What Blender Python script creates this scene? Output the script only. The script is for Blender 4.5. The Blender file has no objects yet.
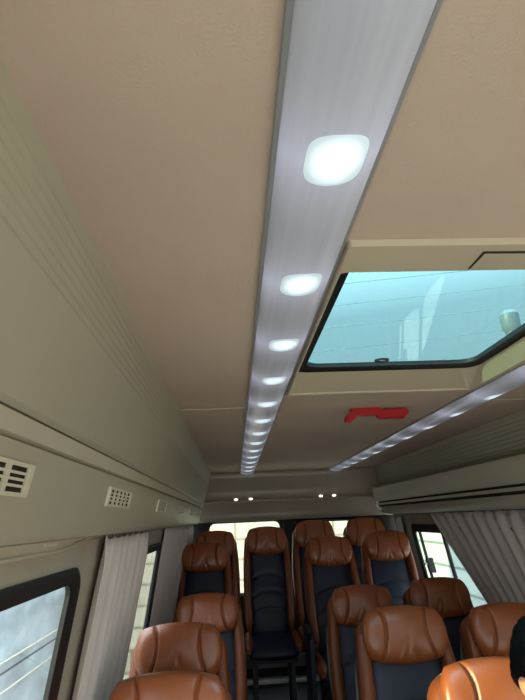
import bpy, bmesh, math, random
from mathutils import Vector, Matrix
random.seed(4)
sc = bpy.context.scene
col = sc.collection
PI = math.pi

# ------------------------------------------------------------------ helpers
def lin(c):
    if isinstance(c, str):
        c = [int(c[i:i+2], 16) / 255 for i in (0, 2, 4)]
    return tuple((x / 12.92 if x <= .04045 else ((x + .055) / 1.055) ** 2.4) for x in c)

def smooth(a, b, x):
    t = min(1, max(0, (x - a) / (b - a))); return t * t * (3 - 2 * t)

class MB:
    def __init__(s): s.v = []; s.f = []
    def add(s, vs, fs):
        o = len(s.v); s.v += [tuple(v) for v in vs]; s.f += [tuple(i + o for i in f) for f in fs]; return s
    def grid(s, pts, closed_u=False, closed_v=False):
        n, m = len(pts), len(pts[0]); vs = [p for r in pts for p in r]; fs = []
        for i in range(n if closed_u else n - 1):
            for j in range(m if closed_v else m - 1):
                i2, j2 = (i + 1) % n, (j + 1) % m
                fs.append((i * m + j, i * m + j2, i2 * m + j2, i2 * m + j))
        return s.add(vs, fs)
    def box(s, x0, x1, y0, y1, z0, z1):
        v = [(x, y, z) for x in (x0, x1) for y in (y0, y1) for z in (z0, z1)]
        return s.add(v, [(0, 1, 3, 2), (4, 6, 7, 5), (0, 4, 5, 1), (2, 3, 7, 6), (0, 2, 6, 4), (1, 5, 7, 3)])
    def tube(s, path, rad, n=10, up=(0, 0, 1)):
        """swept ellipse; rad = number or list of (ra, rb)"""
        P = [Vector(p) for p in path]; rows = []
        for i, p in enumerate(P):
            t = (P[min(i + 1, len(P) - 1)] - P[max(i - 1, 0)]).normalized()
            u = Vector(up); a = t.cross(u)
            if a.length < 1e-4: a = t.cross(Vector((1, 0, 0)))
            a.normalize(); b = a.cross(t).normalized()
            r = rad[i] if isinstance(rad, list) else (rad, rad)
            if not isinstance(r, tuple): r = (r, r)
            rows.append([p + a * r[0] * math.cos(2 * PI * k / n) + b * r[1] * math.sin(2 * PI * k / n) for k in range(n)])
        o = len(s.v); s.grid(rows, closed_v=True)
        m = len(rows)
        s.f.append(tuple(o + k for k in range(n))[::-1]); s.f.append(tuple(o + (m - 1) * n + k for k in range(n)))
        return s
    def prism(s, poly, y0, y1, axis='y'):
        """poly of (x,z) extruded along y"""
        n = len(poly)
        vs = [(x, y0, z) for x, z in poly] + [(x, y1, z) for x, z in poly]
        fs = [(i, (i + 1) % n, n + (i + 1) % n, n + i) for i in range(n)]
        fs += [tuple(range(n))[::-1], tuple(range(n, 2 * n))]
        return s.add(vs, fs)
    def xf(s, M):
        s.v = [tuple(M @ Vector(v)) for v in s.v]; return s
    def mesh(s, name, mat, bevel=0, sharp=40):
        me = bpy.data.meshes.new(name); me.from_pydata(s.v, [], s.f)
        bm = bmesh.new(); bm.from_mesh(me)
        bmesh.ops.remove_doubles(bm, verts=bm.verts, dist=1e-5)
        bmesh.ops.recalc_face_normals(bm, faces=bm.faces)
        if bevel:
            es = [e for e in bm.edges if len(e.link_faces) == 2 and e.calc_face_angle(0) > .6]
            if es: bmesh.ops.bevel(bm, geom=es, offset=bevel, segments=2, affect='EDGES', clamp_overlap=True)
        bm.to_mesh(me); bm.free()
        me.shade_smooth(); me.set_sharp_from_angle(angle=math.radians(sharp))
        me.materials.append(mat); return me
    def build(s, name, mat, parent=None, bevel=0, sharp=40):
        return link(name, s.mesh(name, mat, bevel, sharp), parent)

def link(name, me, parent=None):
    o = bpy.data.objects.new(name, me); col.objects.link(o)
    if parent: o.parent = parent
    return o
def tag(o, label, cat, group=None):
    o['label'] = label; o['category'] = cat
    if group: o['group'] = group
    return o
def empty(name, loc, label, cat, group=None):
    o = bpy.data.objects.new(name, None); col.objects.link(o); o.location = loc; o.empty_display_size = .1
    return tag(o, label, cat, group)
def struct(o): o['kind'] = 'structure'; return o
def solid(o, t, off=-1):
    m = o.modifiers.new('solid', 'SOLIDIFY'); m.thickness = t; m.offset = off; return o

# ------------------------------------------------------------------ materials
def mat(name, c, rough=.6, spec=.5, noise=None, bump=None, metal=0, sheen=0, c2=None, stretch=(1, 1, 1), coat=0):
    m = bpy.data.materials.new(name); m.use_nodes = True
    nt = m.node_tree; b = nt.nodes['Principled BSDF']
    c = lin(c)
    b.inputs['Base Color'].default_value = (*c, 1)
    b.inputs['Roughness'].default_value = rough
    b.inputs['Specular IOR Level'].default_value = spec
    b.inputs['Metallic'].default_value = metal
    if sheen: b.inputs['Sheen Weight'].default_value = sheen
    if coat: b.inputs['Coat Weight'].default_value = coat; b.inputs['Coat Roughness'].default_value = .15
    if noise or bump:
        tc = nt.nodes.new('ShaderNodeTexCoord'); mp = nt.nodes.new('ShaderNodeMapping')
        mp.inputs['Scale'].default_value = stretch
        nt.links.new(tc.outputs['Object'], mp.inputs['Vector'])
    if noise:
        n = nt.nodes.new('ShaderNodeTexNoise'); n.inputs['Scale'].default_value = noise; n.inputs['Detail'].default_value = 6
        nt.links.new(mp.outputs[0], n.inputs['Vector'])
        r = nt.nodes.new('ShaderNodeValToRGB')
        r.color_ramp.elements[0].position = .35; r.color_ramp.elements[1].position = .65
        cc = lin(c2) if c2 else tuple(x * .9 for x in c)
        r.color_ramp.elements[0].color = (*cc, 1); r.color_ramp.elements[1].color = (*c, 1)
        nt.links.new(n.outputs['Fac'], r.inputs[0]); nt.links.new(r.outputs[0], b.inputs['Base Color'])
    if bump:
        sca, st = bump
        n2 = nt.nodes.new('ShaderNodeTexNoise'); n2.inputs['Scale'].default_value = sca; n2.inputs['Detail'].default_value = 4
        nt.links.new(mp.outputs[0], n2.inputs['Vector'])
        bp = nt.nodes.new('ShaderNodeBump'); bp.inputs['Strength'].default_value = st; bp.inputs['Distance'].default_value = .004
        nt.links.new(n2.outputs['Fac'], bp.inputs['Height']); nt.links.new(bp.outputs[0], b.inputs['Normal'])
    return m

def glass(name, tint, gloss=.06, rough=.02):
    m = bpy.data.materials.new(name); m.use_nodes = True; nt = m.node_tree
    for n in list(nt.nodes):
        if n.type != 'OUTPUT_MATERIAL': nt.nodes.remove(n)
    out = [n for n in nt.nodes][0]
    t = nt.nodes.new('ShaderNodeBsdfTransparent'); t.inputs[0].default_value = (*tint, 1)
    g = nt.nodes.new('ShaderNodeBsdfGlossy'); g.inputs['Roughness'].default_value = rough
    lw = nt.nodes.new('ShaderNodeLayerWeight'); lw.inputs[0].default_value = .5
    pw = nt.nodes.new('ShaderNodeMath'); pw.operation = 'POWER'; pw.inputs[1].default_value = 4
    ml = nt.nodes.new('ShaderNodeMath'); ml.operation = 'MULTIPLY_ADD'; ml.inputs[1].default_value = .5; ml.inputs[2].default_value = gloss * .5
    nt.links.new(lw.outputs['Facing'], pw.inputs[0]); nt.links.new(pw.outputs[0], ml.inputs[0]); fr = ml
    mx = nt.nodes.new('ShaderNodeMixShader')
    nt.links.new(fr.outputs[0], mx.inputs[0]); nt.links.new(t.outputs[0], mx.inputs[1]); nt.links.new(g.outputs[0], mx.inputs[2])
    nt.links.new(mx.outputs[0], out.inputs[0]); return m

def emis(name, c, st):
    m = mat(name, c, .3); b = m.node_tree.nodes['Principled BSDF']
    b.inputs['Emission Color'].default_value = (*lin(c), 1); b.inputs['Emission Strength'].default_value = st
    return m

M = {}
M['headliner'] = mat('headliner', 'b9a698', .95, .15, noise=3.0, c2='b4a092', bump=(260, .25))
M['panel'] = mat('panel', 'a29b89', .4, .45, noise=2, c2='9d9684')
M['duct'] = mat('duct', 'a39b89', .4, .45, noise=2, c2='9e9684')
M['trimlight'] = mat('trimlight', 'aea592', .4, .4, noise=4, c2='aaa18e')
M['walltrim'] = mat('walltrim', 'a69c8d', .6, .3, noise=4, c2='a1978a')
M['bulk'] = mat('bulk', '9a8e80', .3, .5, noise=3, c2='95897b')
M['doortrim'] = mat('doortrim', '2b2926', .7, .3, noise=6, c2='272522')  # backlit shade of the rear doors put into a dark base colour
M['gap'] = mat('gap', '2a2722', .8, .2, noise=8, c2='242119')
M['hatchframe'] = mat('hatchframe', 'b2a591', .5, .35, noise=5, c2='ada08c')
M['black'] = mat('black', '0f1012', .55, .5, noise=20, c2='17181b')
M['leather'] = mat('leather', '9a522b', .38, .65, noise=9, c2='904c28', bump=(330, .12), coat=.2)
M['leatherdark'] = mat('leatherdark', '81431f', .4, .5, noise=9, c2='793e1d', bump=(330, .12))
M['navy'] = mat('navy', '15223d', .42, .55, noise=60, c2='121e36', bump=(420, .35))
M['navyplastic'] = mat('navyplastic', '1f2b40', .4, .5, noise=10, c2='1c273a')
M['shell'] = mat('shell', '8b8c90', .4, .5, noise=10, c2='858689')
M['metal'] = mat('metal', 'a8aaad', .3, .5, metal=.9, noise=12, c2='9c9ea2')
M['greypaint'] = mat('greypaint', '6f7072', .5, .4, noise=12, c2='69696c')
M['curtain'] = mat('curtain', 'cdc2bd', .9, .15, sheen=.3, noise=40, c2='c6bbb6', bump=(500, .3), stretch=(1, 1, .2))
M['floor'] = mat('floor', '26252a', .75, .2, noise=150, c2='1c1b1f')
M['red'] = mat('red', 'a80f1c', .3, .5, noise=12, c2='9f0d19')
M['ventwhite'] = mat('ventwhite', 'c2bba8', .45, .4, noise=12, c2='bdb6a3')
M['alu'] = mat('alu', 'e6e6e2', .4, .5, noise=12, c2='dededa')
M['hair'] = mat('hair', '0b0909', .75, .12, noise=90, c2='050404', bump=(220, .8), stretch=(1, 1, .25))
M['skin'] = mat('skin', 'c08a70', .5, .4, noise=18, c2='b98369')
M['shirt'] = mat('shirt', '39424f', .9, .2, noise=60, c2='343d49')
M['trousers'] = mat('trousers', '23252b', .9, .2, noise=60, c2='1f2127')
M['sideglass'] = glass('sideglass', (.9, .95, .97))
M['hatchglass'] = glass('hatchglass', (.49, .70, .74))
M['rearglass'] = glass('rearglass', (.9, .95, .93))
M['led'] = emis('led', 'd6e8f4', 1.15)
def led_gradient():
    nt = M['led'].node_tree; b = nt.nodes['Principled BSDF']
    tc = nt.nodes.new('ShaderNodeTexCoord'); mp = nt.nodes.new('ShaderNodeMapping'); gr = nt.nodes.new('ShaderNodeTexGradient'); gr.gradient_type = 'SPHERICAL'
    mp.inputs['Location'].default_value = (-1, -1, 0); mp.inputs['Scale'].default_value = (2, 2, 0)
    nt.links.new(tc.outputs['Generated'], mp.inputs[0]); nt.links.new(mp.outputs[0], gr.inputs[0])
    mr = nt.nodes.new('ShaderNodeMapRange'); mr.inputs['From Max'].default_value = .45; mr.inputs['To Min'].default_value = .30; mr.inputs['To Max'].default_value = 1.0
    nt.links.new(gr.outputs['Fac'], mr.inputs[0]); nt.links.new(mr.outputs[0], b.inputs['Emission Strength'])
led_gradient()
M['spot'] = emis('spot', 'fff8ee', 2.5)  # glow for the imitated strip reflections on the rear header

def lens_material(y0, pitch):
    m = mat('lens', 'b2b3be', .22, .5, noise=3, c2='a9aab6', stretch=(30, .8, 30)); nt = m.node_tree
    b = nt.nodes['Principled BSDF']
    tc = nt.nodes.new('ShaderNodeTexCoord'); sp = nt.nodes.new('ShaderNodeSeparateXYZ')
    nt.links.new(tc.outputs['Object'], sp.inputs[0])
    def mth(op, a, v=None):
        n = nt.nodes.new('ShaderNodeMath'); n.operation = op; nt.links.new(a, n.inputs[0])
        if v is not None: n.inputs[1].default_value = v
        return n.outputs[0]
    t = mth('ADD', sp.outputs['Y'], 100 * pitch - y0); t = mth('DIVIDE', t, pitch); t = mth('FRACT', t)
    t = mth('SUBTRACT', t, .5); t = mth('ABSOLUTE', t); t = mth('MULTIPLY', t, 2)   # 1 at a lamp, 0 between
    t = mth('POWER', t, 2.0)
    t = mth('MULTIPLY', t, .32); t = mth('ADD', t, .07)
    b.inputs['Emission Color'].default_value = (*lin('c4c8e4'), 1)
    nt.links.new(t, b.inputs['Emission Strength'])
    return m
def brick_material(name, c, mortar, scale, bw=.5, rh=.25, ms=.02, rough=.9):
    m = mat(name, c, rough, .2); nt = m.node_tree; b = nt.nodes['Principled BSDF']
    tc = nt.nodes.new('ShaderNodeTexCoord'); br = nt.nodes.new('ShaderNodeTexBrick')
    br.inputs['Scale'].default_value = scale; br.inputs['Brick Width'].default_value = bw; br.inputs['Row Height'].default_value = rh
    br.inputs['Mortar Size'].default_value = ms
    c1 = lin(c); br.inputs['Color1'].default_value = (*c1, 1); br.inputs['Color2'].default_value = (*[x * .88 for x in c1], 1)
    br.inputs['Mortar'].default_value = (*lin(mortar), 1)
    mp = nt.nodes.new('ShaderNodeMapping'); mp.inputs['Rotation'].default_value = (PI / 2, 0, 0)
    nt.links.new(tc.outputs['Object'], mp.inputs[0]); nt.links.new(mp.outputs[0], br.inputs['Vector'])
    nt.links.new(br.outputs[0], b.inputs['Base Color']); return m, mp

# ------------------------------------------------------------------ shell constants
ZC = 1.92                 # ceiling
YF, YB = -.55, 5.05       # front end of the built shell, rear wall
CX = .54                  # middle of the vehicle
def wx(z): return -.40 - .16 * (1.40 - z)      # left wall leans outwards going down
def mx(x): return 2 * CX - x
HX0, HX1, HY0, HY1 = .200, .845, .835, 1.785    # roof hatch opening

# ceiling with the hatch opening
xs = [-.245, HX0, HX1, 1.325]; ys = [YF, HY0, HY1, 5.0]
b = MB()
for i in range(3):
    for j in range(3):
        if i == 1 and j == 1: continue
        b.box(xs[i], xs[i + 1], ys[j], ys[j + 1], ZC, ZC + .05)
me = b.mesh('ceiling', M['headliner'])
struct(link('ceiling', me))
# seam trims in the headliner
for n, (x0, x1) in enumerate(((-.236, .062), (1.02, 1.316))):
    struct(MB().tube([(x0, 2.05, ZC), (x1, 2.045, ZC)], [(.004, .0035)] * 2, 8).build('trim_%d' % (n + 1), M['trimlight']))

# floor: main level, riser and raised rear part
b = MB(); b.prism([(YF, -.05), (3.42, -.05), (3.42, .19), (5.2, .19), (5.2, -.2), (YF, -.2)], 0, 1)
b.v = [(-.62 + 2.32 * y, x, z) for x, y, z in b.v]
struct(b.build('floor', M['floor']))

def lean_panel(b, yb, zb, holes, side):
    for i in range(len(yb) - 1):
        for j in range(len(zb) - 1):
            yc, zc = (yb[i] + yb[i + 1]) / 2, (zb[j] + zb[j + 1]) / 2
            if any(h[0] < yc < h[1] and h[2] < zc < h[3] for h in holes): continue
            q = [(yb[i], zb[j]), (yb[i + 1], zb[j]), (yb[i + 1], zb[j + 1]), (yb[i], zb[j + 1])]
            vs = []
            for o in (0, -.008):
                for y, z in q:
                    x = wx(z) + o; vs.append((x if side < 0 else mx(x), y, z))
            b.add(vs, [(0, 1, 2, 3), (7, 6, 5, 4), (0, 4, 5, 1), (1, 5, 6, 2), (2, 6, 7, 3), (3, 7, 4, 0)])
WL = [(-.42, 1.43, .72, 1.385), (1.90, 2.95, .72, 1.385), (3.28, 4.40, .72, 1.385)]
WR = [(-.42, 1.30, .72, 1.385), (1.62, 3.10, .72, 1.385), (3.38, 4.56, .72, 1.385)]
def breaks(holes): return sorted({YF, YB} | {h[0] for h in holes} | {h[1] for h in holes})
b = MB(); lean_panel(b, breaks(WL), [-.2, .72, 1.385, 1.477], WL, -1)
struct(b.build('wall_left', M['walltrim']))
b = MB(); lean_panel(b, breaks(WR), [-.2, .72, 1.385, 1.52], WR, 1)
struct(b.build('wall_right', M['walltrim']))

# ---- windows
def rr(y0, y1, z0, z1, r, n=6):
    pts = []
    for cy, cz, a0 in ((y1 - r, z1 - r, 0), (y0 + r, z1 - r, PI / 2), (y0 + r, z0 + r, PI), (y1 - r, z0 + r, 1.5 * PI)):
        for k in range(n + 1):
            a = a0 + PI / 2 * k / n; pts.append((cy + r * math.cos(a), cz + r * math.sin(a)))
    return pts
def ring(b, out, inn, d0, d1, P):
    """frame between two outlines, from depth d0 (inside) to d1 (outside); P maps (y,z,d)"""
    rows = [[P(y, z, d) for y, z in o] for o, d in ((out, d1), (out, d0 * .4), ([((y * .7 + y2 * .3), (z * .7 + z2 * .3)) for (y, z), (y2, z2) in zip(out, inn)], d0), (inn, d0 * .5), (inn, d1 * .5))]
    b.grid(rows, closed_u=True, closed_v=True)
def side_window(name, h, side, dividers=(), latch=None, wy=.075, wz=.035):
    y0, y1, z0, z1 = h
    def P(y, z, d):
        x = wx(z) + d
        return (x if side < 0 else mx(x), y, z)
    b = MB(); ring(b, rr(y0 - .05, y1 + .05, z0 - .02, z1 + .02, .06), rr(y0 + wy - .05, y1 - wy + .05, z0 + wz - .02, z1 - wz + .02, .035), .016, -.006, P)
    f = struct(b.build(name, M['black']))
    g = MB(); o = rr(y0, y1, z0, z1, .04)
    n = len(o); g.add([P(y, z, .002) for y, z in o] + [P(y, z, -.001) for y, z in o],
          [tuple(range(n)), tuple(range(2 * n - 1, n - 1, -1))] + [(i, n + i, n + (i + 1) % n, (i + 1) % n) for i in range(n)])
    g.build('window_pane', M['sideglass'], f)
    for yd, w in dividers:
        d = MB(); d.add([P(y, z, q) for q in (.009, -.006) for y, z in ((yd - w, z0), (yd + w, z0), (yd + w, z1), (yd - w, z1))],
                        [(0, 1, 2, 3), (7, 6, 5, 4), (0, 4, 5, 1), (1, 5, 6, 2), (2, 6, 7, 3), (3, 7, 4, 0)])
        d.build('window_divider', M['black'], f)
    if latch:
        ly, lz = latch
        d = MB(); d.add([P(y, z, q) for q in (.022, -.03) for y, z in ((ly - .022, lz - .06), (ly + .018, lz - .06), (ly + .018, lz + .05), (ly - .022, lz + .05))],
                        [(0, 1, 2, 3), (7, 6, 5, 4), (0, 4, 5, 1), (1, 5, 6, 2), (2, 6, 7, 3), (3, 7, 4, 0)])
        l = d.build('window_latch', M['black'], f, bevel=.004)
        d = MB(); d.add([P(y, z, q) for q in (.04, .02) for y, z in ((ly - .012, lz + .0), (ly + .035, lz + .0), (ly + .035, lz + .016), (ly - .012, lz + .016))],
                        [(0, 1, 2, 3), (7, 6, 5, 4), (0, 4, 5, 1), (1, 5, 6, 2), (2, 6, 7, 3), (3, 7, 4, 0)])
        d.build('latch_lever', M['alu'], l, bevel=.003)
    return f
for i, h in enumerate(WL): side_window('window_%d' % (i + 1), h, -1, ((2.2, .015),) if i == 1 else ())
side_window('window_4', WR[0], 1); side_window('window_5', WR[1], 1, ((2.3, .015),))
side_window('window_6', WR[2], 1, ((3.93, .02), (4.43, .014)), (4.40, 1.10), wz=.06)

# ---- rear wall: upper cove, ledge, header, two doors with windows
prof = [(5.0, 1.935), (4.985, 1.90), (5.0, 1.86), (5.03, 1.76), (5.045, 1.70), (5.03, 1.672), (4.992, 1.662), (4.992, 1.652), (5.05, 1.645), (5.085, 1.56), (5.09, 1.505), (5.075, 1.487), (5.14, 1.48), (5.2, 1.5), (5.2, 1.935)]
b = MB(); b.prism(prof, -.45, 1.53)
b.v = [(y, x, z) for x, y, z in b.v]
struct(b.build('wall_back', M['bulk'], sharp=60))
def door(name, x0, x1, wx0, wx1, handle_x, zt=1.485):
    Y = 5.12
    def P(x, z, d): return (x, Y - d, z)
    b = MB(); out = rr(x0, x1, .2, 1.52, .01); inn = rr(wx0, wx1, .86, zt, .06)
    ring(b, out, inn, .02, -.04, P)
    d = struct(b.build(name, M['doortrim']))
    b = MB(); ring(b, rr(wx0 - .012, wx1 + .012, .848, zt + .012, .07), rr(wx0 + .015, wx1 - .015, .88, zt - .012, .05), .03, -.02, P)
    b.build('window_seal', M['black'], d)
    o = rr(wx0, wx1, .86, zt, .06); n = len(o); g = MB()
    g.add([P(x, z, -.012) for x, z in o] + [P(x, z, -.016) for x, z in o], [tuple(range(n)), tuple(range(2 * n - 1, n - 1, -1))] + [(i, n + i, n + (i + 1) % n, (i + 1) % n) for i in range(n)])
    g.build('window_pane', M['rearglass'], d)
    MB().box(handle_x - .06, handle_x + .06, Y - .06, Y - .02, .66, .70).build('door_handle', M['black'], d, bevel=.008)
door('door_1', -.46, .448, -.25, .425, .33)
door('door_2', .452, 1.54, .57, 1.10, .58, 1.462)
struct(MB().box(-.46, 1.54, 5.0, 5.15, .19, .215).build('trim_3', M['alu'], bevel=.004))       # bright metal sill under the doors
struct(MB().box(-.46, 1.54, 5.03, 5.10, .30, .39).build('trim_4', M['greypaint'], bevel=.006))  # grey bumper beam

# ---- left overhead panel with ribs, light trim and air duct panel
def lx(z): return -.208 - (1.92 - z) * .27          # left face
n = 40; pr = []
for k in range(n + 1):
    z = 1.925 - k / n * (1.925 - 1.653); x = lx(z)
    pr.append((x, z))
poly = []
z = 1.925
ribs = [1.896 - .0135 * k for k in range(7)]
poly.append((lx(1.925), 1.925))
for r in ribs:
    poly += [(lx(r + .0022), r + .0022), (lx(r) - .0022, r), (lx(r - .0022), r - .0022)]
poly += [(lx(1.660), 1.660), (lx(1.654) - .006, 1.653), (-.46, 1.653), (-.46, 1.925)]
t = MB().prism(poly, YF, 5.0).build('overhead_locker', M['panel'], sharp=25)
tag(t, 'long smooth beige-grey overhead panel on the left, fine ribs along its top', 'overhead locker')
poly = [(lx(1.647), 1.647), (lx(1.62), 1.622), (lx(1.62) - .008, 1.619), (-.40, 1.619), (-.40, 1.649), (lx(1.647) - .008, 1.649)]
struct(MB().prism(poly, YF, 5.0).build('trim_5', M['trimlight']))
def dx(z): return -.289 - (1.622 - z) * .215
poly = [(dx(1.614), 1.614), (dx(1.50), 1.50), (dx(1.487) - .002, 1.487), (dx(1.48) - .012, 1.479), (-.37, 1.476), (-.46, 1.476), (-.46, 1.616), (dx(1.617) - .006, 1.617)]
t = MB().prism(poly, YF, 4.92).build('air_duct', M['duct'], sharp=30)
tag(t, 'beige-grey air duct panel below the left overhead panel, holding the air vents', 'air duct')
struct(MB().box(-.45, -.305, YF, 4.9, 1.6165, 1.6195).build('trim_6', M['gap']))
struct(MB().box(-.45, -.292, YF, 4.95, 1.6485, 1.6535).build('trim_7', M['gap']))

# air vents in the duct (grid: 5 columns x 4 rows)
def vent(y0, y1, label, rows=4, cols=5, closed=False):
    root = empty('air_vent', (dx(1.5445), (y0 + y1) / 2, 1.5445), label, 'air vent', 'air vents along the left duct panel')
    L = y1 - y0; H = .046; tilt = math.atan(.215)
    R = Matrix.Rotation(-tilt, 4, 'Y')          # local x = out of the panel, z = up along it
    def part(name, bx, m, bevel=.0):
        b = MB()
        for q in bx: b.box(*q)
        b.xf(Matrix.Rotation(tilt, 4, 'Y')); return b.build(name, m, root, bevel=bevel)
    e = .008 if not closed else .005
    part('frame', [(0, .006, -L / 2, L / 2, H - e * .7, H), (0, .006, -L / 2, L / 2, 0, e * .7), (0, .006, -L / 2, -L / 2 + e * 2, e * .7, H - e * .7), (0, .006, L / 2 - e * 2, L / 2, e * .7, H - e * .7)], M['ventwhite'])
    if closed:
        part('shutter', [(0, .003, -L / 2 + e * 2, L / 2 - e * 2, e * .7, H - e * .7)], M['duct'])
    else:
        part('backing', [(0, .001, -L / 2 + e * 2, L / 2 - e * 2, e * .7, H - e * .7)], M['gap'])
        bars = []; iy0, iy1, iz0, iz1 = -L / 2 + e * 2, L / 2 - e * 2, e * .7, H - e * .7
        for k in range(1, cols): y = iy0 + (iy1 - iy0) * k / cols; bars.append((.001, .005, y - .006, y + .006, iz0, iz1))
        for k in range(1, rows): z = iz0 + (iz1 - iz0) * k / rows; bars.append((.001, .0045, iy0, iy1, z - .0019, z + .0019))
        part('grille', bars, M['ventwhite'])
    return root
VP_ = [(.50, .805, 'nearest air vent, wide slots, cut by the left edge of the photo', 4, 4, False),
       (1.305, 1.58, 'square-grid air vent just above the nearer left curtain', 4, 5, False),
       (2.14, 2.40, 'third air vent from the left edge, closed flap with a pale outline', 1, 1, True),
       (2.97, 3.22, 'fourth air vent from the left edge, above the second left curtain', 3, 4, False),
       (3.78, 4.02, 'small far air vent second from the rear end of the duct', 3, 4, False),
       (4.50, 4.74, 'rearmost air vent at the end of the left duct panel', 3, 4, False)]
for v in VP_: vent(*v)

# curtain rail cover under the duct on the left, near part
rows = []
for k in range(25):
    y = YF + (1.46 - YF) * k / 24; s = smooth(1.12, 1.46, y)
    zb = 1.452 + .02 * s; xo = -.352 - .01 * s
    rows.append([(-.41, y, 1.477), (-.345, y, 1.477), (-.345, y, 1.475), (xo - .003, y, zb + .008), (xo + .002, y, zb + .005), (xo - .004, y, zb), (-.41, y, zb)])
b = MB().grid(rows, closed_v=True); b.f.append(tuple(range(7))); b.f.append(tuple(24 * 7 + k for k in range(7))[::-1])
struct(b.build('trim_8', M['trimlight'], sharp=30))
t = MB().box(-.353, -.345, 1.04, 1.11, 1.468, 1.474).build('clip', M['ventwhite'], bevel=.002)
tag(t, 'tiny pale clip on the trim above the nearest left window', 'clip')

# curtain rails
def rail(side, y0, y1, label):
    x = -.378 if side < 0 else mx(-.378)
    r = MB().box(x - .008, x + .008, y0, y1, 1.468 if side < 0 else 1.484, 1.476 if side < 0 else 1.492).build('curtain_rail', M['greypaint'], bevel=.002)
    tag(r, label, 'curtain rail')
rail(-1, 1.40, 4.95, 'thin grey curtain rail under the left duct panel')
rail(1, 1.2, 4.95, 'thin grey curtain rail above the right windows')

# ---- curtains: pleated cloth between a top range and a bottom range
def curtain(side, t0, t1, b0, b1, zt, zb, folds, amp, label, sx=1.0, head=.006):
    nu, nv = folds * 10, 22; rows = []
    rnd = [random.uniform(.6, 1.3) for _ in range(folds + 2)]; ph = random.uniform(0, 6)
    for j in range(nv + 1):
        v = j / nv; z = zt + (zb - zt) * v; row = []
        for i in range(nu + 1):
            u = i / nu; k = u * folds
            a = rnd[int(k)] * (1 - k % 1) + rnd[int(k) + 1] * (k % 1)
            y = t0 + (t1 - t0) * u + ((b0 - t0) * (1 - u) ** sx + (b1 - t1) * u ** sx) * v
            g = smooth(0, .12, v)
            f = math.sin(2 * PI * k + ph + .5 * math.sin(3 * v + k)); f = f + .25 * math.sin(4 * PI * k + 1 + v)
            off = amp * a * f * (.5 + .5 * g)
            y += .35 * amp * a * math.cos(2 * PI * k + ph) * g
            x = wx(min(z, 1.44)) + .006 + amp * 1.3 + off
            x = min(max(x, wx(z) + .026), x)
            row.append((x if side < 0 else mx(x), y, z + head * math.sin(2 * PI * k) * (1 - g)))
        rows.append(row)
    o = MB().grid(rows).build('curtain', M['curtain'], sharp=180)
    solid(o, .003, 0); tag(o, label, 'curtain', 'pleated window curtains'); return o
curtain(-1, 1.60, 2.33, 1.58, 2.22, 1.468, .75, 7, .013, 'pale pleated curtain beside the nearest left window')
curtain(-1, 2.98, 4.25, 2.98, 4.1, 1.468, .75, 6, .016, 'second pale curtain on the left, behind the narrow strip of window')
curtain(-1, 4.45, 4.88, 4.45, 4.88, 1.468, .8, 3, .014, 'narrow curtain in the far left corner beside the rear seats')
curtain(1, 4.00, 1.35, 3.20, 1.35, 1.486, .72, 18, .015, 'wide grey curtain drawn across the right windows', 2.0, .002)
curtain(1, 4.9, 4.76, 4.9, 4.74, 1.468, .8, 2, .012, 'narrow bundled curtain in the far right corner by the rear door')

# ---- right overhead rack: ribbed back, shelf, lip
rp = [(1.315, 1.925)]
def rx(z): return 1.31 + (1.92 - z) * .30
zz = 1.885
while zz > 1.70:
    rp += [(rx(zz + .005), zz + .005), (rx(zz) + .006, zz), (rx(zz - .005), zz - .005)]; zz -= .021
rp += [(rx(1.66), 1.66), (1.53, 1.66), (1.53, 1.925)]
rack = empty('luggage_rack', (1.36, 2.0, 1.5), 'long open luggage rack above the right windows with a ribbed back', 'luggage rack')
def rpart(name, poly, m, y0, y1, sharp=30):
    b = MB().prism(poly, y0, y1); b.xf(Matrix.Translation((-1.36, -2.0, -1.5))); return b.build(name, m, rack, sharp=sharp)
rpart('ribbed_back', rp, M['panel'], YF, 5.0, 20)
rpart('shelf', [(1.262, 1.625), (1.45, 1.64), (1.45, 1.66), (1.262, 1.645)], M['panel'], YF, 4.82)
rpart('front_lip', [(1.243, 1.712), (1.247, 1.719), (1.256, 1.720), (1.262, 1.712), (1.270, 1.60), (1.258, 1.600), (1.249, 1.615)], M['trimlight'], YF, 4.80)
rpart('shadow_gap', [(1.276, 1.555), (1.276, 1.622), (1.53, 1.635), (1.53, 1.555)], M['gap'], YF, 4.80)
rpart('lower_band', [(1.262, 1.587), (1.266, 1.571), (1.29, 1.571), (1.29, 1.587)], M['trimlight'], YF, 4.78)
rpart('under_panel', [(1.276, 1.560), (1.292, 1.53), (1.34, 1.50), (1.40, 1.492), (1.53, 1.492), (1.53, 1.561)], M['duct'], YF, 4.90)
b = MB()
cap = [(1.24, 1.722), (1.265, 1.728), (1.46, 1.70), (1.46, 1.56), (1.275, 1.56), (1.25, 1.60)]
b.prism(cap, 4.80, 4.85); b.xf(Matrix.Translation((-1.36, -2.0, -1.5))); b.build('end_cap', M['trimlight'], rack, bevel=.008)
b = MB().tube([(1.262, 4.78, 1.60), (1.25, 4.77, 1.575), (1.262, 4.76, 1.545), (1.285, 4.76, 1.535)], .012, 8); b.xf(Matrix.Translation((-1.36, -2.0, -1.5)))
b.build('hook', M['alu'], rack)

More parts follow.
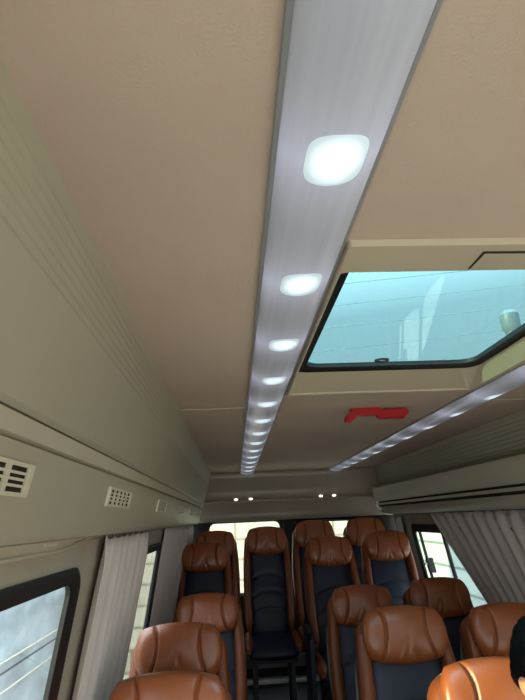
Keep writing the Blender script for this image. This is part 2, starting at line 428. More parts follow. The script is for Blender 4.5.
# ---- ceiling light strips
PITCH, LY0 = .342, .515
M['lens'] = lens_material(0, PITCH)
def strip(cx, off, label, y_end):
    y0 = YF + .02
    root = empty('light_strip', (cx, LY0, ZC), label, 'ceiling light', 'ceiling light strips')
    W, D = .0625, .024
    def surf(a, y, k=1.0): return (W * k * math.sin(a), y, -D * k * math.cos(a) - .001)
    L0, L1 = y0 - LY0, y_end - LY0
    rows = [[surf(-PI / 2 + PI * i / 20, L0 + (L1 - L0) * j / 40) for i in range(21)] for j in range(41)]
    b = MB().grid(rows); b.f.append(tuple(range(21))); b.f.append(tuple(40 * 21 + k for k in range(21))[::-1])
    b.build('lens', M['lens'], root, sharp=50)
    e = .004
    MB().box(-W - .006, -W + .002, L0, L1, -.006, -.0005).build('edge_trim', M['shell'], root, bevel=.001)
    MB().box(W - .002, W + .004, L0, L1, -.006, -.0005).build('edge_trim', M['shell'], root, bevel=.001)
    b = MB(); cap = [(W * 1.03 * math.sin(-PI / 2 + PI * i / 16), -D * 1.05 * math.cos(-PI / 2 + PI * i / 16) - .0005) for i in range(17)]
    b.prism(cap, L1, L1 + .012); b.build('end_cap', M['shell'], root)
    # one lamp patch, shared
    rows = []; hw, hl = .036, .046
    for j in range(37):
        v = math.sin(PI / 2 * (-1 + 2 * j / 36)); w = max(.004, hw * (1 - min(1, abs(v)) ** 4) ** .4)
        row = []
        for i in range(15):
            x = off + w * (-1 + 2 * i / 14); x = max(-.0615, min(.0615, x)); a = math.asin(x / (W * 1.012)); row.append(surf(a, hl * v, 1.012))
        rows.append(row)
    me = MB().grid(rows).mesh('led', M['led'], sharp=180)
    k = -3 if y0 < -.5 else 0
    while LY0 + k * PITCH < y_end - .06:
        o = link('led', me, root); o.location = (0, k * PITCH, 0); k += 1
    return root
strip(.1225, .006, 'wide ceiling light strip left of the roof hatch, with a row of lamps', 4.98)
strip(.9575, .028, 'ceiling light strip right of the roof hatch, with a row of lamps', 4.98)

# ---- roof hatch
hr = empty('roof_hatch', ((HX0 + HX1) / 2, (HY0 + HY1) / 2, ZC), 'roof hatch with cyan-tinted glass and beige frame in the ceiling', 'roof hatch')
ox, oy = (HX0 + HX1) / 2, (HY0 + HY1) / 2
def HP(x, y, z): return (x - ox, y - oy, z - ZC)
def rect(x0, x1, y0, y1, r): return rr(x0, x1, y0, y1, r, 5)
levels = [(rect(HX0 - .0075, HX1 + .028, HY0 - .095, HY1 + .028, .008), 1.9195), (rect(HX0 - .0065, HX1 + .026, HY0 - .093, HY1 + .026, .008), 1.908),
          (rect(HX0 - .004, HX1 + .004, HY0 - .004, HY1 + .004, .012), 1.906), (rect(HX0, HX1, HY0, HY1, .012), 1.912),
          (rect(HX0 + .001, HX1 - .030, HY0 - .0, HY1 - .13, .05), 1.950), (rect(HX0 - .005, HX1 + .01, HY0 - .02, HY1 + .01, .05), 1.956), (rect(HX0 - .005, HX1 + .01, HY0 - .02, HY1 + .01, .05), 1.985)]
b = MB().grid([[HP(x, y, z) for x, y in o] for o, z in levels], closed_v=True)
b.build('frame', M['hatchframe'], hr, sharp=35)
o1 = rect(HX0 - .004, HX1 + .008, HY0 - .018, HY1 + .008, .05); o2 = rect(HX0 + .036, HX1 - .062, HY0 + .015, HY1 - .178, .05)
b = MB().grid([[HP(x, y, z) for x, y in o] for o, z in ((o1, 1.956), (o2, 1.953), (o2, 1.966), (o1, 1.972))], closed_u=True, closed_v=True)
b.build('seal', M['black'], hr)
n = len(o1); b = MB(); b.add([HP(x, y, 1.960) for x, y in o1] + [HP(x, y, 1.965) for x, y in o1], [tuple(range(n)), tuple(range(2 * n - 1, n - 1, -1))] + [(i, n + i, n + (i + 1) % n, (i + 1) % n) for i in range(n)])
b.build('pane', M['hatchglass'], hr)
# oval latch ring near the rear edge of the glass
rows = []
for k in range(28):
    a = 2 * PI * k / 28
    rows.append([HP(.470 + .023 * q * math.cos(a), 1.552 + .019 * q * math.sin(a), z) for q, z in ((1, 1.957), (.96, 1.952), (.66, 1.952), (.62, 1.957))])
b = MB().grid(rows, closed_u=True); r = b.build('latch_ring', M['black'], hr)
# flush flap in the front flange
b = MB(); q = [(.4265, .766), (.4255, .824), (.80, .824), (.80, .772)]
b.add([HP(x, y, 1.9075) for x, y in q] + [HP(x, y, 1.9045) for x, y in q], [(0, 1, 2, 3), (7, 6, 5, 4), (0, 4, 5, 1), (1, 5, 6, 2), (2, 6, 7, 3), (3, 7, 4, 0)])
fl = b.build('flap', M['hatchframe'], hr, bevel=.001)
b = MB(); q = [(x + (-.0022 if k in (0, 1) else .0022), y + (-.003 if k in (0, 3) else .0)) for k, (x, y) in enumerate(q)]
b.add([HP(x, y, 1.9075) for x, y in q] + [HP(x, y, 1.9052) for x, y in q], [(0, 1, 2, 3), (7, 6, 5, 4), (0, 4, 5, 1), (1, 5, 6, 2), (2, 6, 7, 3), (3, 7, 4, 0)])
b.build('flap_gap', M['gap'], fl)

# ---- emergency hammer on the ceiling
eh = empty('emergency_hammer', (.60, 2.14, ZC), 'red emergency hammer in its bracket on the ceiling behind the roof hatch', 'emergency hammer')
MB().prism([(-.115, -.001), (.015, -.001), (.015, -.030), (-.09, -.032), (-.098, -.026)], -.021, .021).build('bracket', M['red'], eh, bevel=.003)
MB().prism([(-.098, -.004), (-.085, -.036), (-.118, -.062), (-.138, -.056), (-.136, -.034)], -.016, .016).build('head', M['red'], eh, bevel=.005)
MB().prism([(.0, -.010), (.118, -.006), (.134, -.014), (.132, -.030), (.116, -.042), (.0, -.044)], -.017, .017).build('handle', M['red'], eh, bevel=.005)
b = MB()
for k in range(9): b.box(.012 + .012 * k, .018 + .012 * k, -.019, .019, -.0475, -.040)
b.build('grip_ridges', M['red'], eh, bevel=.001)

# ---- rear header: added glowing spots imitating reflections of the light strips
for k, (x, nm) in enumerate(((.014, 'leftmost small round glowing spot imitating a light strip reflection on the rear header'), (.150, 'second small round glowing spot from the left imitating a light strip reflection on the rear header'),
                             (.800, 'third small round glowing spot from the left imitating a light strip reflection on the rear header'), (.925, 'rightmost small round glowing spot imitating a light strip reflection on the rear header'))):
    root = empty('reflection_spot', (x, 5.034, 1.678), nm, 'imitated reflection', 'imitated light strip reflections on the rear header')
    for name, r0, r1, m in (('spot_rim', .019, .006, M['alu']), ('spot_glow', .0145, .009, M['spot'])):
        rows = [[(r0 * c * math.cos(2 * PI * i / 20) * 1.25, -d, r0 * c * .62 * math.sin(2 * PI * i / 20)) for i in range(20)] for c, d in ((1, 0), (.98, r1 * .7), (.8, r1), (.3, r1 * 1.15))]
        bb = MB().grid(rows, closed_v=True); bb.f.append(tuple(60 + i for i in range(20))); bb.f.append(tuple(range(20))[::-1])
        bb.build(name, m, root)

# ------------------------------------------------------------------ seats
TILT = math.radians(14); PZ = .40; PY = .17
BK = Matrix.Translation((0, PY, PZ)) @ Matrix.Rotation(-TILT, 4, 'X')      # back plane: x, y(front -), z(up the back)

def pillow(hw, hh, d, nx=26, nz=22, corner=.5, p=2.4, front=None, wing=0, pinch=0, shape=None, dback=None):
    """rounded cushion in the x-z plane, front is -y"""
    b = MB()
    def pt(a, c, s):
        u, v = a * math.sqrt(1 - c * c / 2), c * math.sqrt(1 - a * a / 2)
        x = (a * (1 - corner) + u * corner) ; z = (c * (1 - corner) + v * corner)
        t = ((1 - min(1, abs(a)) ** p) ** (1 / p)) * ((1 - min(1, abs(c)) ** p) ** (1 / p))
        X, Z = hw * x, hh * z
        if shape: X = X * shape(z)
        y = (-d if s < 0 else (dback or d)) * t
        if s < 0 and front: y += front(X, Z) * min(1, t * 2)
        y -= wing * abs(x) ** 3
        return (X, y, Z)
    A = [math.sin(PI / 2 * (-1 + 2 * i / nx)) * .6 + .4 * (-1 + 2 * i / nx) for i in range(nx + 1)]
    Cc = [math.sin(PI / 2 * (-1 + 2 * j / nz)) * .6 + .4 * (-1 + 2 * j / nz) for j in range(nz + 1)]
    for s in (-1, 1):
        b.grid([[pt(a, c, s) for a in A] for c in Cc])
    return b
def groove(x, w, d): return d * math.exp(-(x / w) ** 2)

cache = {}
def seat_meshes():
    # headrest pillow: two curved seams, wrinkles low in the middle
    def hf(x, z):
        sx = .082 + .040 * ((z - .03) / .1) ** 2 * (.5 if z < .03 else .9)
        y = groove(abs(x) - sx, .0042, .016)
        if abs(x) < sx: y -= .006 * (1 - (x / sx) ** 2)
        # wrinkles
        for x0, sl, am in ((-.012, .25, .008), (.03, -.5, .006), (-.05, .5, .005)):
            y += am * math.exp(-((x - x0 - sl * (z + .09)) / .009) ** 2) * smooth(.02, -.1, z)
        y -= .004 * math.sin(34 * x + 20 * z) * smooth(.1, -.05, z) * .5
        return y
    hb = pillow(.172, .106, .064, 110, 34, .60, 2.8, hf, wing=.024, dback=.05); hb.xf(BK @ Matrix.Translation((0, -.062, .664)))
    cache['headrest'] = hb.mesh('headrest', M['leather'], sharp=180)
    # centre back cushion with arched stitch lines
    def bf(x, z):
        y = 0
        for z0, k in ((.10, 2.4), (-.02, 2.4), (-.15, 1.2)): y += groove(z - (z0 - k * x * x), .008, .012)
        y -= .02 * math.exp(-((z + .1) / .12) ** 2)
        return y
    cb = pillow(.165, .33, .052, 20, 70, .25, 3.0, bf); cb.xf(BK @ Matrix.Translation((0, -.012, .33)))
    cache['backrest'] = cb.mesh('backrest', M['navy'], sharp=180)
    sh = pillow(.206, .385, .030, 24, 30, .5, 4.0, dback=.045, shape=lambda z: 1 - .10 * smooth(.3, 1, z)); sh.xf(BK @ Matrix.Translation((0, .034, .378)))
    cache['back_shell'] = sh.mesh('back_shell', M['shell'], sharp=180)
    for s, nm in ((-1, 'bl'), (1, 'br')):
        P = []; R = []
        for k in range(26):
            t = k / 25
            h = .01 + .70 * min(1, t / .86)
            x = .166 + .010 * math.sin(PI * min(1, t * 1.25)) - .004 * smooth(.6, .9, t)
            if t > .80:
                a = (t - .80) / .2 * PI / 2; x = .166 - .052 * (1 - math.cos(a)); h = .652 + .058 * math.sin(a)
            P.append((s * x, -.030 + .012 * smooth(.6, 1, t), h))
            w = .031 - .007 * smooth(.5, 1, t)
            e = min(1, (k + .35) / 3)
            R.append((w * e, (.062 - .018 * smooth(.55, 1, t)) * e) if True else 0)
        b = MB()
        rows = []
        PV = [Vector(p) for p in P]
        for i, p in enumerate(PV):
            t = (PV[min(i + 1, 25)] - PV[max(i - 1, 0)]).normalized(); nrm = Vector((0, 1, 0)); a = t.cross(nrm).normalized()
            rr_ = R[i]; ring_ = []
            for q in range(16):
                an = 2 * PI * q / 16; ca, sa = math.cos(an), math.sin(an)
                ca = math.copysign(abs(ca) ** .75, ca); sa = math.copysign(abs(sa) ** .75, sa)
                ring_.append(p + a * rr_[0] * ca + nrm * rr_[1] * sa)
            rows.append(ring_)
        b.grid(rows, closed_v=True); b.f.append(tuple(range(16))); b.f.append(tuple(25 * 16 + q for q in range(16))[::-1])
        b.xf(BK); cache[nm] = b.mesh('side_bolster', M['leatherdark'], sharp=60)
        # piping seam along the front outer edge of the bolster
        pp = [(p.x + s * R[i][0] * .45, p.y - R[i][1] * .90, p.z) for i, p in enumerate(PV) if 1 < i < 23]
        pb = MB().tube(pp, .0032, 6, up=(0, 1, 0)); pb.xf(BK); cache[nm + 'p'] = pb.mesh('piping', M['leather'], sharp=180)
    # cushion
    cu = pillow(.195, .235, .05, 24, 24, .3, 3.2, dback=.045, front=lambda x, z: groove(abs(x) - .13, .008, .012)); cu.xf(Matrix.Translation((0, -.055, .385)) @ Matrix.Rotation(-PI / 2 + .06, 4, 'X'))
    cache['cushion'] = cu.mesh('cushion', M['navy'], sharp=180)
    for s, nm in ((-1, 'cl'), (1, 'cr')):
        b = MB(); b.tube([(s * .185, -.27 + .44 * k / 12, .40 + .012 * math.sin(PI * k / 12)) for k in range(13)], [(.034 * min(1, .35 + min(k, 12 - k) * .4), .05 * min(1, .35 + min(k, 12 - k) * .4)) for k in range(13)], 14)
        cache[nm] = b.mesh('cushion_bolster', M['leatherdark'], sharp=60)
    cache['pan'] = MB().box(-.18, .18, -.20, .17, .31, .345).mesh('seat_pan', M['black'], bevel=.01)
    for k, x in enumerate((-.14, .14)):
        b = MB(); b.prism([(-.16, 0), (-.10, 0), (-.07, .315), (-.13, .315)], x - .018, x + .018); b.prism([(.06, 0), (.12, 0), (.13, .315), (.06, .315)], x - .018, x + .018)
        b.box(-.17, .14, x - .02, x + .02, 0, .02)
        b.v = [(y, xx, z) if False else (y, xx, z) for xx, y, z in b.v]
        b2 = MB(); b2.v = b.v; b2.f = b.f
        cache['leg%d' % k] = b2.mesh('leg', M['black'], bevel=.003)
    for s in (-1, 1):
        x = s * .235
        b = MB(); b.tube([(x, .17 - .36 * k / 10, .60 - .005 * k / 10) for k in range(11)], [(.024 * min(1, .5 + min(k, 10 - k) * .35), .017 * min(1, .5 + min(k, 10 - k) * .35)) for k in range(11)], 12)
        cache['arm%d' % s] = b.mesh('armrest', M['navyplastic'], sharp=60)
        b = MB(); b.add([(x + q, y, z) for q in (-.014, .014) for y, z in ((.16, .12), (-.16, .12), (-.17, .58), (.15, .585))], [(0, 1, 2, 3), (7, 6, 5, 4), (0, 4, 5, 1), (1, 5, 6, 2), (2, 6, 7, 3), (3, 7, 4, 0)])
        cache['side%d' % s] = b.mesh('side_panel', M['navyplastic'], bevel=.008)
        b = MB().box(s * .195 - .013, s * .195 + .013, .02, .06, .42, .50); cache['buckle%d' % s] = b.mesh('belt_buckle', M['black'], bevel=.004)
        b = MB().box(s * .195 - .009, s * .195 + .009, .022, .058, .498, .508); cache['button%d' % s] = b.mesh('release_button', M['red'], bevel=.002)
seat_meshes()
def seat(x, D, z, label, row, arm=0, sz=1.0, rot=0):
    r = empty('bus_seat', (x, D - .25, z), label, 'seat', 'cognac leather bus seats facing the camera')
    r.scale = (.96 if row in 'DE' else 1, 1, sz); r.rotation_euler = (0, 0, rot)
    link('headrest', cache['headrest'], r); link('backrest', cache['backrest'], r); link('back_shell', cache['back_shell'], r)
    for nm in ('bl', 'br'):
        o = link('side_bolster', cache[nm], r); link('piping', cache[nm + 'p'], o)
    link('cushion', cache['cushion'], r); link('cushion_bolster', cache['cl'], r); link('cushion_bolster', cache['cr'], r)
    link('seat_pan', cache['pan'], r); link('leg', cache['leg0'], r); link('leg', cache['leg1'], r)
    if arm:
        o = link('side_panel', cache['side%d' % arm], r); link('armrest', cache['arm%d' % arm], o)
        o = link('belt_buckle', cache['buckle%d' % arm], r); link('release_button', cache['button%d' % arm], o)
    return r
F0, F1 = -.05, .19
SX = -.205
seat(SX, 1.74, F0, 'nearest left bus seat, only the top of its tan headrest in view', 'A', 1, .975)
seat(.738, 1.68, F0, 'nearest right bus seat, sunlit orange headrest behind the person', 'A', -1, .975)
seat(SX - .03, 2.36, F0, 'tan leather bus seat beside the nearer left curtain, wrinkled headrest facing us', 'B', 1)
seat(.675, 2.36, F0, 'large bus seat right of the aisle with a smooth brown headrest, centre bottom', 'B', -1, 1.015)
seat(1.14, 2.40, F0, 'right bus seat with a shiny pinkish headrest, next to the wide grey curtain', 'B')
seat(-.165, 3.24, F0, 'left bus seat third from the front, shaded brown headrest half hidden behind another', 'C', 1)
seat(.695, 3.20, F0, 'bus seat just behind the large aisle seat on the right, plain brown headrest', 'C', -1, 1.005)
seat(1.14, 3.20, F0, 'dark brown window seat below the edge of the wide right curtain', 'C', 0, 1.02)
seat(SX - .02, 4.10, F1, 'left bus seat on the raised floor, blue back in front of the far curtains', 'D', 1)
seat(.69, 4.10, F1, 'tall aisle seat on the raised floor right of the passage, black back', 'D', -1)
seat(1.12, 4.10, F1, 'bus seat with a light blue ribbed back beside the right window', 'D', 0, 1.018)
seat(-.17, 4.72, F1, 'rear left corner seat, mostly hidden behind the raised left seat', 'E', 0, 1.055)
seat(.255, 4.66, F1, 'dark middle seat of the rear row at the end of the aisle', 'E', 0, 1.07)
seat(.665, 4.68, F1, 'rear row seat behind the tall aisle seat, dark brown headrest', 'E', 0, 1.10)
seat(1.105, 4.68, F1, 'rear right corner seat, dim headrest beside the small rear window gap', 'E', 0, 1.10)

# ------------------------------------------------------------------ person in the nearest right seat
PX, PYH = .738, 1.36     # head position
HZ = 1.12                # head centre
def skin_mesh(verts, edges, name, m, levels=2):
    me = bpy.data.meshes.new(name); me.from_pydata([v[:3] for v in verts], edges, [])
    o = bpy.data.objects.new(name, me); col.objects.link(o)
    sk = o.modifiers.new('skin', 'SKIN'); sk.use_smooth_shade = True
    for i, v in enumerate(verts):
        d = me.skin_vertices[0].data[i]; d.radius = (v[3], v[4] if len(v) > 4 else v[3])
    me.skin_vertices[0].data[0].use_root = True
    sb = o.modifiers.new('sub', 'SUBSURF'); sb.levels = sb.render_levels = levels
    dg = bpy.context.evaluated_depsgraph_get(); e = o.evaluated_get(dg)
    me2 = bpy.data.meshes.new_from_object(e); bpy.data.objects.remove(o)
    me2.name = name; me2.materials.clear(); me2.materials.append(m); me2.shade_smooth(); return me2
def body_graph(grow=0, torso=True, legs=True, arms=True, hands=True, neck=True):
    V, E = [], []
    def v(x, y, z, r, r2=None): V.append((x, y, z, r + grow, (r2 or r) + grow)); return len(V) - 1
    def e(a, b_): E.append((a, b_))
    S = (0, 1.40, .44)
    pel = v(0, 1.39, .45, .145, .105)
    if torso:
        w = v(0, 1.41, .58, .135, .10); c = v(0, 1.425, .74, .15, .105); sh = v(0, 1.43, .86, .13, .085); e(pel, w); e(w, c); e(c, sh)
        if not neck:
            cl = v(0, 1.425, .905, .060); e(sh, cl); cl2 = v(0, 1.42, .925, .052); e(cl, cl2)
        if neck:
            nk = v(0, 1.415, .93, .058); e(sh, nk); hd = v(0, 1.385, 1.0, .055); e(nk, hd)
        if arms:
            for s in (-1, 1):
                a = v(s * .165, 1.43, .865, .058); el = v(s * .215, 1.37, .63, .045); wr = v(s * .13, 1.13, .545, .028); e(sh, a); e(a, el); e(el, wr)
                if hands:
                    pm = v(s * .115, 1.07, .535, .03, .018); e(wr, pm)
                    for k in range(4):
                        bx = s * (.115 + (k - 1.5) * .02); L = (.075, .085, .08, .062)[k] if s > 0 else (.062, .08, .085, .075)[k]
                        f1 = v(bx, 1.045, .538, .0095); f2 = v(bx, 1.045 - L * .5, .532, .0085); f3 = v(bx, 1.045 - L * .9, .512, .007)
                        e(pm, f1); e(f1, f2); e(f2, f3)
                    t1 = v(s * .085, 1.09, .54, .011); t2 = v(s * .065, 1.06, .535, .009); e(pm, t1); e(t1, t2)
    if legs:
        for s in (-1, 1):
            h = v(s * .095, 1.36, .44, .092); k = v(s * .12, .97, .455, .066); a = v(s * .115, .95, .06, .04); e(pel, h); e(h, k); e(k, a)
            ft = v(s * .12, .86, .0, .035, .04); tt = v(s * .125, .75, -.01, .035, .028); e(a, ft); e(ft, tt)
    return [(x + PX, y, z + .035, r, r2) for x, y, z, r, r2 in V], E
V_, E_ = body_graph()
bodyme = skin_mesh(V_, E_, 'person', M['skin'])
# head: shaped sphere with brow, nose, mouth, chin, sockets and ears
def head_pts(scale=1.0, hair=False):
    rows = []; NU, NV = 40, 34
    for j in range(NV + 1):
        th = PI * j / NV; row = []
        for i in range(NU):
            ph = 2 * PI * i / NU
            d = Vector((math.sin(th) * math.sin(ph), -math.sin(th) * math.cos(ph), math.cos(th)))   # ph=0 faces -y
            x, y, z = d.x * .076, d.y * .097, d.z * .118
            if z < 0:
                k = -z / .118; x *= 1 - .30 * k * k; y = y * (1 - .18 * k) - .012 * k      # jaw narrows, chin forward
            fr = max(0, -d.y)
            if not hair:
                y -= .020 * math.exp(-(x / .011) ** 2) * math.exp(-((z + .022) / .020) ** 2) * fr      # nose
                y -= .006 * math.exp(-(x / .04) ** 2) * math.exp(-((z - .028) / .012) ** 2) * fr       # brow
                for s in (-1, 1): y += .010 * math.exp(-((x - s * .031) / .014) ** 2) * math.exp(-((z - .008) / .011) ** 2) * fr
                y -= .005 * math.exp(-(x / .024) ** 2) * math.exp(-((z + .058) / .010) ** 2) * fr      # lips
                y += .004 * math.exp(-(x / .024) ** 2) * math.exp(-((z + .0585) / .0025) ** 2) * fr
                y -= .006 * math.exp(-(x / .02) ** 2) * math.exp(-((z + .095) / .014) ** 2) * fr       # chin
            row.append((x, y, z))
        rows.append(row)
    return rows
hb = MB().grid(head_pts(), closed_v=True)
for s in (-1, 1):                                           # ears
    rows = []
    for j in range(9):
        th = PI * j / 8
        rows.append([(s * (.074 + .010 * math.sin(th) * max(0, math.cos(2 * PI * i / 14)) + .004 * math.sin(th)), .008 + .019 * math.sin(th) * math.sin(2 * PI * i / 14), -.008 + .032 * math.cos(th)) for i in range(14)])
    hb.grid(rows, closed_v=True)
hb.xf(Matrix.Translation((PX, PYH, HZ)))
hm = hb.mesh('head', M['skin'], sharp=180)
bm = bmesh.new(); bm.from_mesh(bodyme); bm.from_mesh(hm); bm.to_mesh(bodyme); bm.free()
person = link('person', bodyme); bodyme.shade_smooth()
rm = person.modifiers.new('remesh', 'REMESH'); rm.mode = 'VOXEL'; rm.voxel_size = .0055; rm.use_smooth_shade = True
tag(person, 'person with short black hair in the nearest right seat, cut by the photo edge', 'person')
for s in (-1, 1):
    def ball(r, dy, ry):
        return MB().grid([[(PX + s * .031 + r * math.sin(PI * j / 10) * math.cos(2 * PI * i / 16), PYH + dy + ry * math.sin(PI * j / 10) * math.sin(2 * PI * i / 16), HZ + .008 + .8 * r * math.cos(PI * j / 10)) for i in range(16)] for j in range(11)], closed_v=True)
    e_ = ball(.0125, -.0775, .0115).build('eye', M['ventwhite'], person, sharp=180)
    ball(.0058, -.0875, .0035).build('iris', M['black'], e_, sharp=180)
    MB().tube([(PX + s * (.014 + .008 * k), PYH - .091 + .0012 * k * k, HZ + .033 + .0035 * math.sin(PI * k / 4)) for k in range(5)], [(.003, .005), (.0035, .006), (.0035, .006), (.003, .005), (.0015, .003)], 8).build('eyebrow', M['hair'], person)
MB().tube([(PX + .0085 * k, PYH - .0955 + .0008 * k * k, HZ - .0585 + .0006 * k * k) for k in range(-3, 4)], [(.001, .002), (.003, .005), (.004, .0065), (.004, .006), (.004, .0065), (.003, .005), (.001, .002)], 8).build('lips', mat('lips', 'a0604f', .45, .4, noise=20, c2='985a4a'), person)
# hair: cap with a low hairline at the back, volume on top
rows = []; NU, NV = 96, 40
for j in range(NV + 1):
    row = []
    for i in range(NU):
        ph = 2 * PI * i / NU
        back = .5 - .5 * math.cos(ph)                      # 0 front, 1 back
        side = abs(math.sin(ph))
        thmax = 1.10 + .95 * smooth(.12, .75, back) + .10 * math.exp(-((back - .40) / .08) ** 2)
        th = thmax * j / NV
        d = Vector((math.sin(th) * math.sin(ph), -math.sin(th) * math.cos(ph), math.cos(th)))
        fade = 1 - smooth(.8, 1, j / NV) * .9
        k = 1 + (.17 + .015 * math.sin(9 * ph + 4 * th) + .01 * math.sin(21 * ph)) * fade
        z = d.z * .118 * k; x = d.x * .076 * (k + .06 * fade); y = d.y * .097 * k
        if z < 0: kk = -z / .118; x *= 1 - .30 * kk * kk
        jt = random.uniform(-.0022, .0022) * (j > 0); row.append((PX + x * (1 + jt * 8), PYH + y * (1 + jt * 8) + .002, HZ + z + .004 + jt))
    rows.append(row)
hair = MB().grid(rows, closed_v=True).build('hair', M['hair'], person, sharp=180); solid(hair, .012, -1)
V2, E2 = body_graph(.018, True, False, True, False, False)
link('shirt', skin_mesh(V2, E2, 'shirt', M['shirt']), person)
V3, E3 = body_graph(.012, False, True, False, False, False)
link('trousers', skin_mesh(V3, E3, 'trousers', M['trousers']), person)

# ------------------------------------------------------------------ outside world
gm = mat('yard', 'b5b0a4', .95, .1, noise=1.5, c2='a39d90')
struct(MB().box(-14, 16, -14, 26, -.75, -.70).build('ground', gm))
m1, mp = brick_material('grey_block', '7d8b95', '3c464f', 1.0, 1.3, .31, .014); mp.inputs['Rotation'].default_value = (PI / 2, 0, PI / 2)
nt = m1.node_tree; nz = nt.nodes.new('ShaderNodeTexNoise'); nz.inputs['Scale'].default_value = 11; nz.inputs['Detail'].default_value = 8
mixn = nt.nodes.new('ShaderNodeMix'); mixn.data_type = 'RGBA'; mixn.blend_type = 'MULTIPLY'; mixn.inputs[0].default_value = .85
bsdf = nt.nodes['Principled BSDF']; src = bsdf.inputs['Base Color'].links[0].from_socket
nt.links.new(src, mixn.inputs[6]); nt.links.new(nz.outputs['Fac'], mixn.inputs[7])
hs = nt.nodes.new('ShaderNodeHueSaturation'); hs.inputs['Saturation'].default_value = .6; hs.inputs['Value'].default_value = 2.9
nt.links.new(mixn.outputs[2], hs.inputs['Color']); nt.links.new(hs.outputs[0], bsdf.inputs['Base Color'])
wall = MB().box(-2.9, -2.6, .9, 8.95, -.70, 3.2).build('boundary_wall', m1)
tag(wall, 'weathered blue-grey wall outside the left windows', 'wall')
for k, z in enumerate((.14, -.16)):
    c = MB().tube([(-2.55, 2.0, z + .02), (-2.55, 5, z), (-2.55, 8, z - .01), (-2.55, 8.9, z)], .011, 8).build('pipe', M['ventwhite'])
    tag(c, ('upper' if k == 0 else 'lower') + ' thin pale pipe running along the grey wall outside the left window', 'pipe', 'pipes on the outside wall')
m2, _ = brick_material('cream_block', 'dacdb2', 'a3957a', 1.0, .8, .3, .02)
bld = MB().box(-3.4, 2.4, 9.0, 9.6, -.70, 2.9).build('building', m2); tag(bld, 'cream block building seen through the left rear window', 'building')
m3, mp3 = brick_material('pale_tiles', '98a6a2', '65746f', 1.0, .5, .34, .03); mp3.inputs['Rotation'].default_value = (PI / 2, 0, PI / 2)
b3 = MB().box(5.0, 5.6, 6, 24, -.70, 2.7).build('building', m3); tag(b3, 'pale tiled building seen through the right window', 'building')
# utility pole and cables over the roof
pole = empty('utility_pole', (4.38, 7.5, -.70), 'utility pole top with a grey transformer, faint through the roof hatch glass', 'utility pole')
MB().tube([(0, 0, 0), (0, 0, 4.9)], [.12, .10], 14).build('pole', M['greypaint'], pole)
MB().tube([(0, 0, 4.80), (0, 0, 4.86), (0, 0, 5.08), (0, 0, 5.15)], [.10, .145, .145, .08], 16).build('transformer', M['shell'], pole)
cm = mat('cable', 'aab4b8', .7, .3, noise=5, c2='a2acb0')
NM = ['lowest', 'second lowest', 'middle', 'second highest', 'highest']
for k in range(5):
    pts = []
    for j in range(15):
        t = j / 14; x = -6 + 16 * t; y = 8.3 + .05 * k; z = 3.75 + .42 * k + .09 * (x - 2) + .12 * (2 * t - 1) ** 2
        pts.append((x, y, z))
    c = MB().tube(pts, .006, 6).build('cable', cm)
    tag(c, 'overhead cable seen through the roof hatch, the %s of five' % NM[k], 'cable', 'overhead cables')

# ------------------------------------------------------------------ light
w = bpy.data.worlds.new('World'); sc.world = w; w.use_nodes = True; nt = w.node_tree
bg = nt.nodes['Background']
tc = nt.nodes.new('ShaderNodeTexCoord'); sp = nt.nodes.new('ShaderNodeSeparateXYZ'); rp_ = nt.nodes.new('ShaderNodeValToRGB')
nt.links.new(tc.outputs['Generated'], sp.inputs[0]); nt.links.new(sp.outputs['Z'], rp_.inputs[0])
rp_.color_ramp.elements[0].color = (1.0, .98, .94, 1); rp_.color_ramp.elements[1].color = (.80, .92, 1.0, 1)
nt.links.new(rp_.outputs[0], bg.inputs[0]); bg.inputs[1].default_value = 2.0
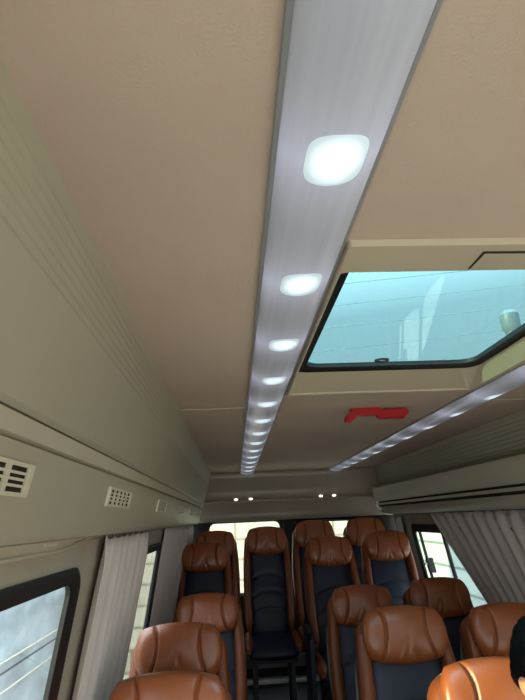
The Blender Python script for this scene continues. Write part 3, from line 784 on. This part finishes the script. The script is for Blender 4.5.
# hazy bright sky on the side of the sun (towards the front of the vehicle)
g2 = nt.nodes.new('ShaderNodeMapRange'); g2.inputs['From Min'].default_value = -.1; g2.inputs['From Max'].default_value = .9; g2.inputs['To Min'].default_value = 1.0; g2.inputs['To Max'].default_value = 1.15
ng = nt.nodes.new('ShaderNodeMath'); ng.operation = 'MULTIPLY'; ng.inputs[1].default_value = -1
nt.links.new(sp.outputs['Y'], ng.inputs[0]); nt.links.new(ng.outputs[0], g2.inputs['Value'])
m2_ = nt.nodes.new('ShaderNodeMath'); m2_.operation = 'MULTIPLY'; m2_.inputs[1].default_value = 1.6
zb = nt.nodes.new('ShaderNodeMapRange'); zb.inputs['From Min'].default_value = .35; zb.inputs['From Max'].default_value = .9; zb.inputs['To Min'].default_value = 1.0; zb.inputs['To Max'].default_value = 6.0
nt.links.new(sp.outputs['Z'], zb.inputs['Value'])
m3_ = nt.nodes.new('ShaderNodeMath'); m3_.operation = 'MULTIPLY'; nt.links.new(g2.outputs[0], m3_.inputs[0]); nt.links.new(zb.outputs[0], m3_.inputs[1])
nt.links.new(m3_.outputs[0], m2_.inputs[0]); nt.links.new(m2_.outputs[0], bg.inputs[1])
sd = bpy.data.lights.new('Sun', 'SUN'); sd.energy = 10; sd.angle = .01; sd.color = (1, .84, .42)
so = bpy.data.objects.new('Sun', sd); col.objects.link(so)
dirv = Vector((1.0, .42, -.24)); so.rotation_euler = dirv.to_track_quat('-Z', 'Y').to_euler(); so.location = (-6, -2, 4)

# ------------------------------------------------------------------ camera
f = 526.0
Yc = Vector((235 - 262.5, -(520 - 350), f)).normalized()
Xc = Vector((1, .045, 0)); Xc = (Xc - Yc * Xc.dot(Yc)).normalized()
Zc = Yc.cross(Xc)
if Zc.y < 0: Zc = -Zc
right = Vector((Xc.x, Yc.x, Zc.x)); up = Vector((Xc.y, Yc.y, Zc.y)); fw = Vector((Xc.z, Yc.z, Zc.z))
cd = bpy.data.cameras.new('Camera'); cam = bpy.data.objects.new('Camera', cd); col.objects.link(cam)
cd.sensor_fit = 'VERTICAL'; cd.sensor_height = 36; cd.lens = 36 * f / 700; cd.clip_start = .02
Mx = Matrix((right, up, -fw)).transposed().to_4x4(); Mx.translation = Vector((0, 0, 1.5)); cam.matrix_world = Mx
sc.camera = cam
sc.view_settings.view_transform = 'Standard'; sc.view_settings.look = 'None'; sc.view_settings.gamma = 1
sc.view_settings.exposure = 0.0; sc.view_settings.use_curve_mapping = False
sc.cycles.use_denoising = True
sc.cycles.max_bounces = 10; sc.cycles.diffuse_bounces = 6; sc.cycles.transparent_max_bounces = 12
sc.cycles.sample_clamp_indirect = 6
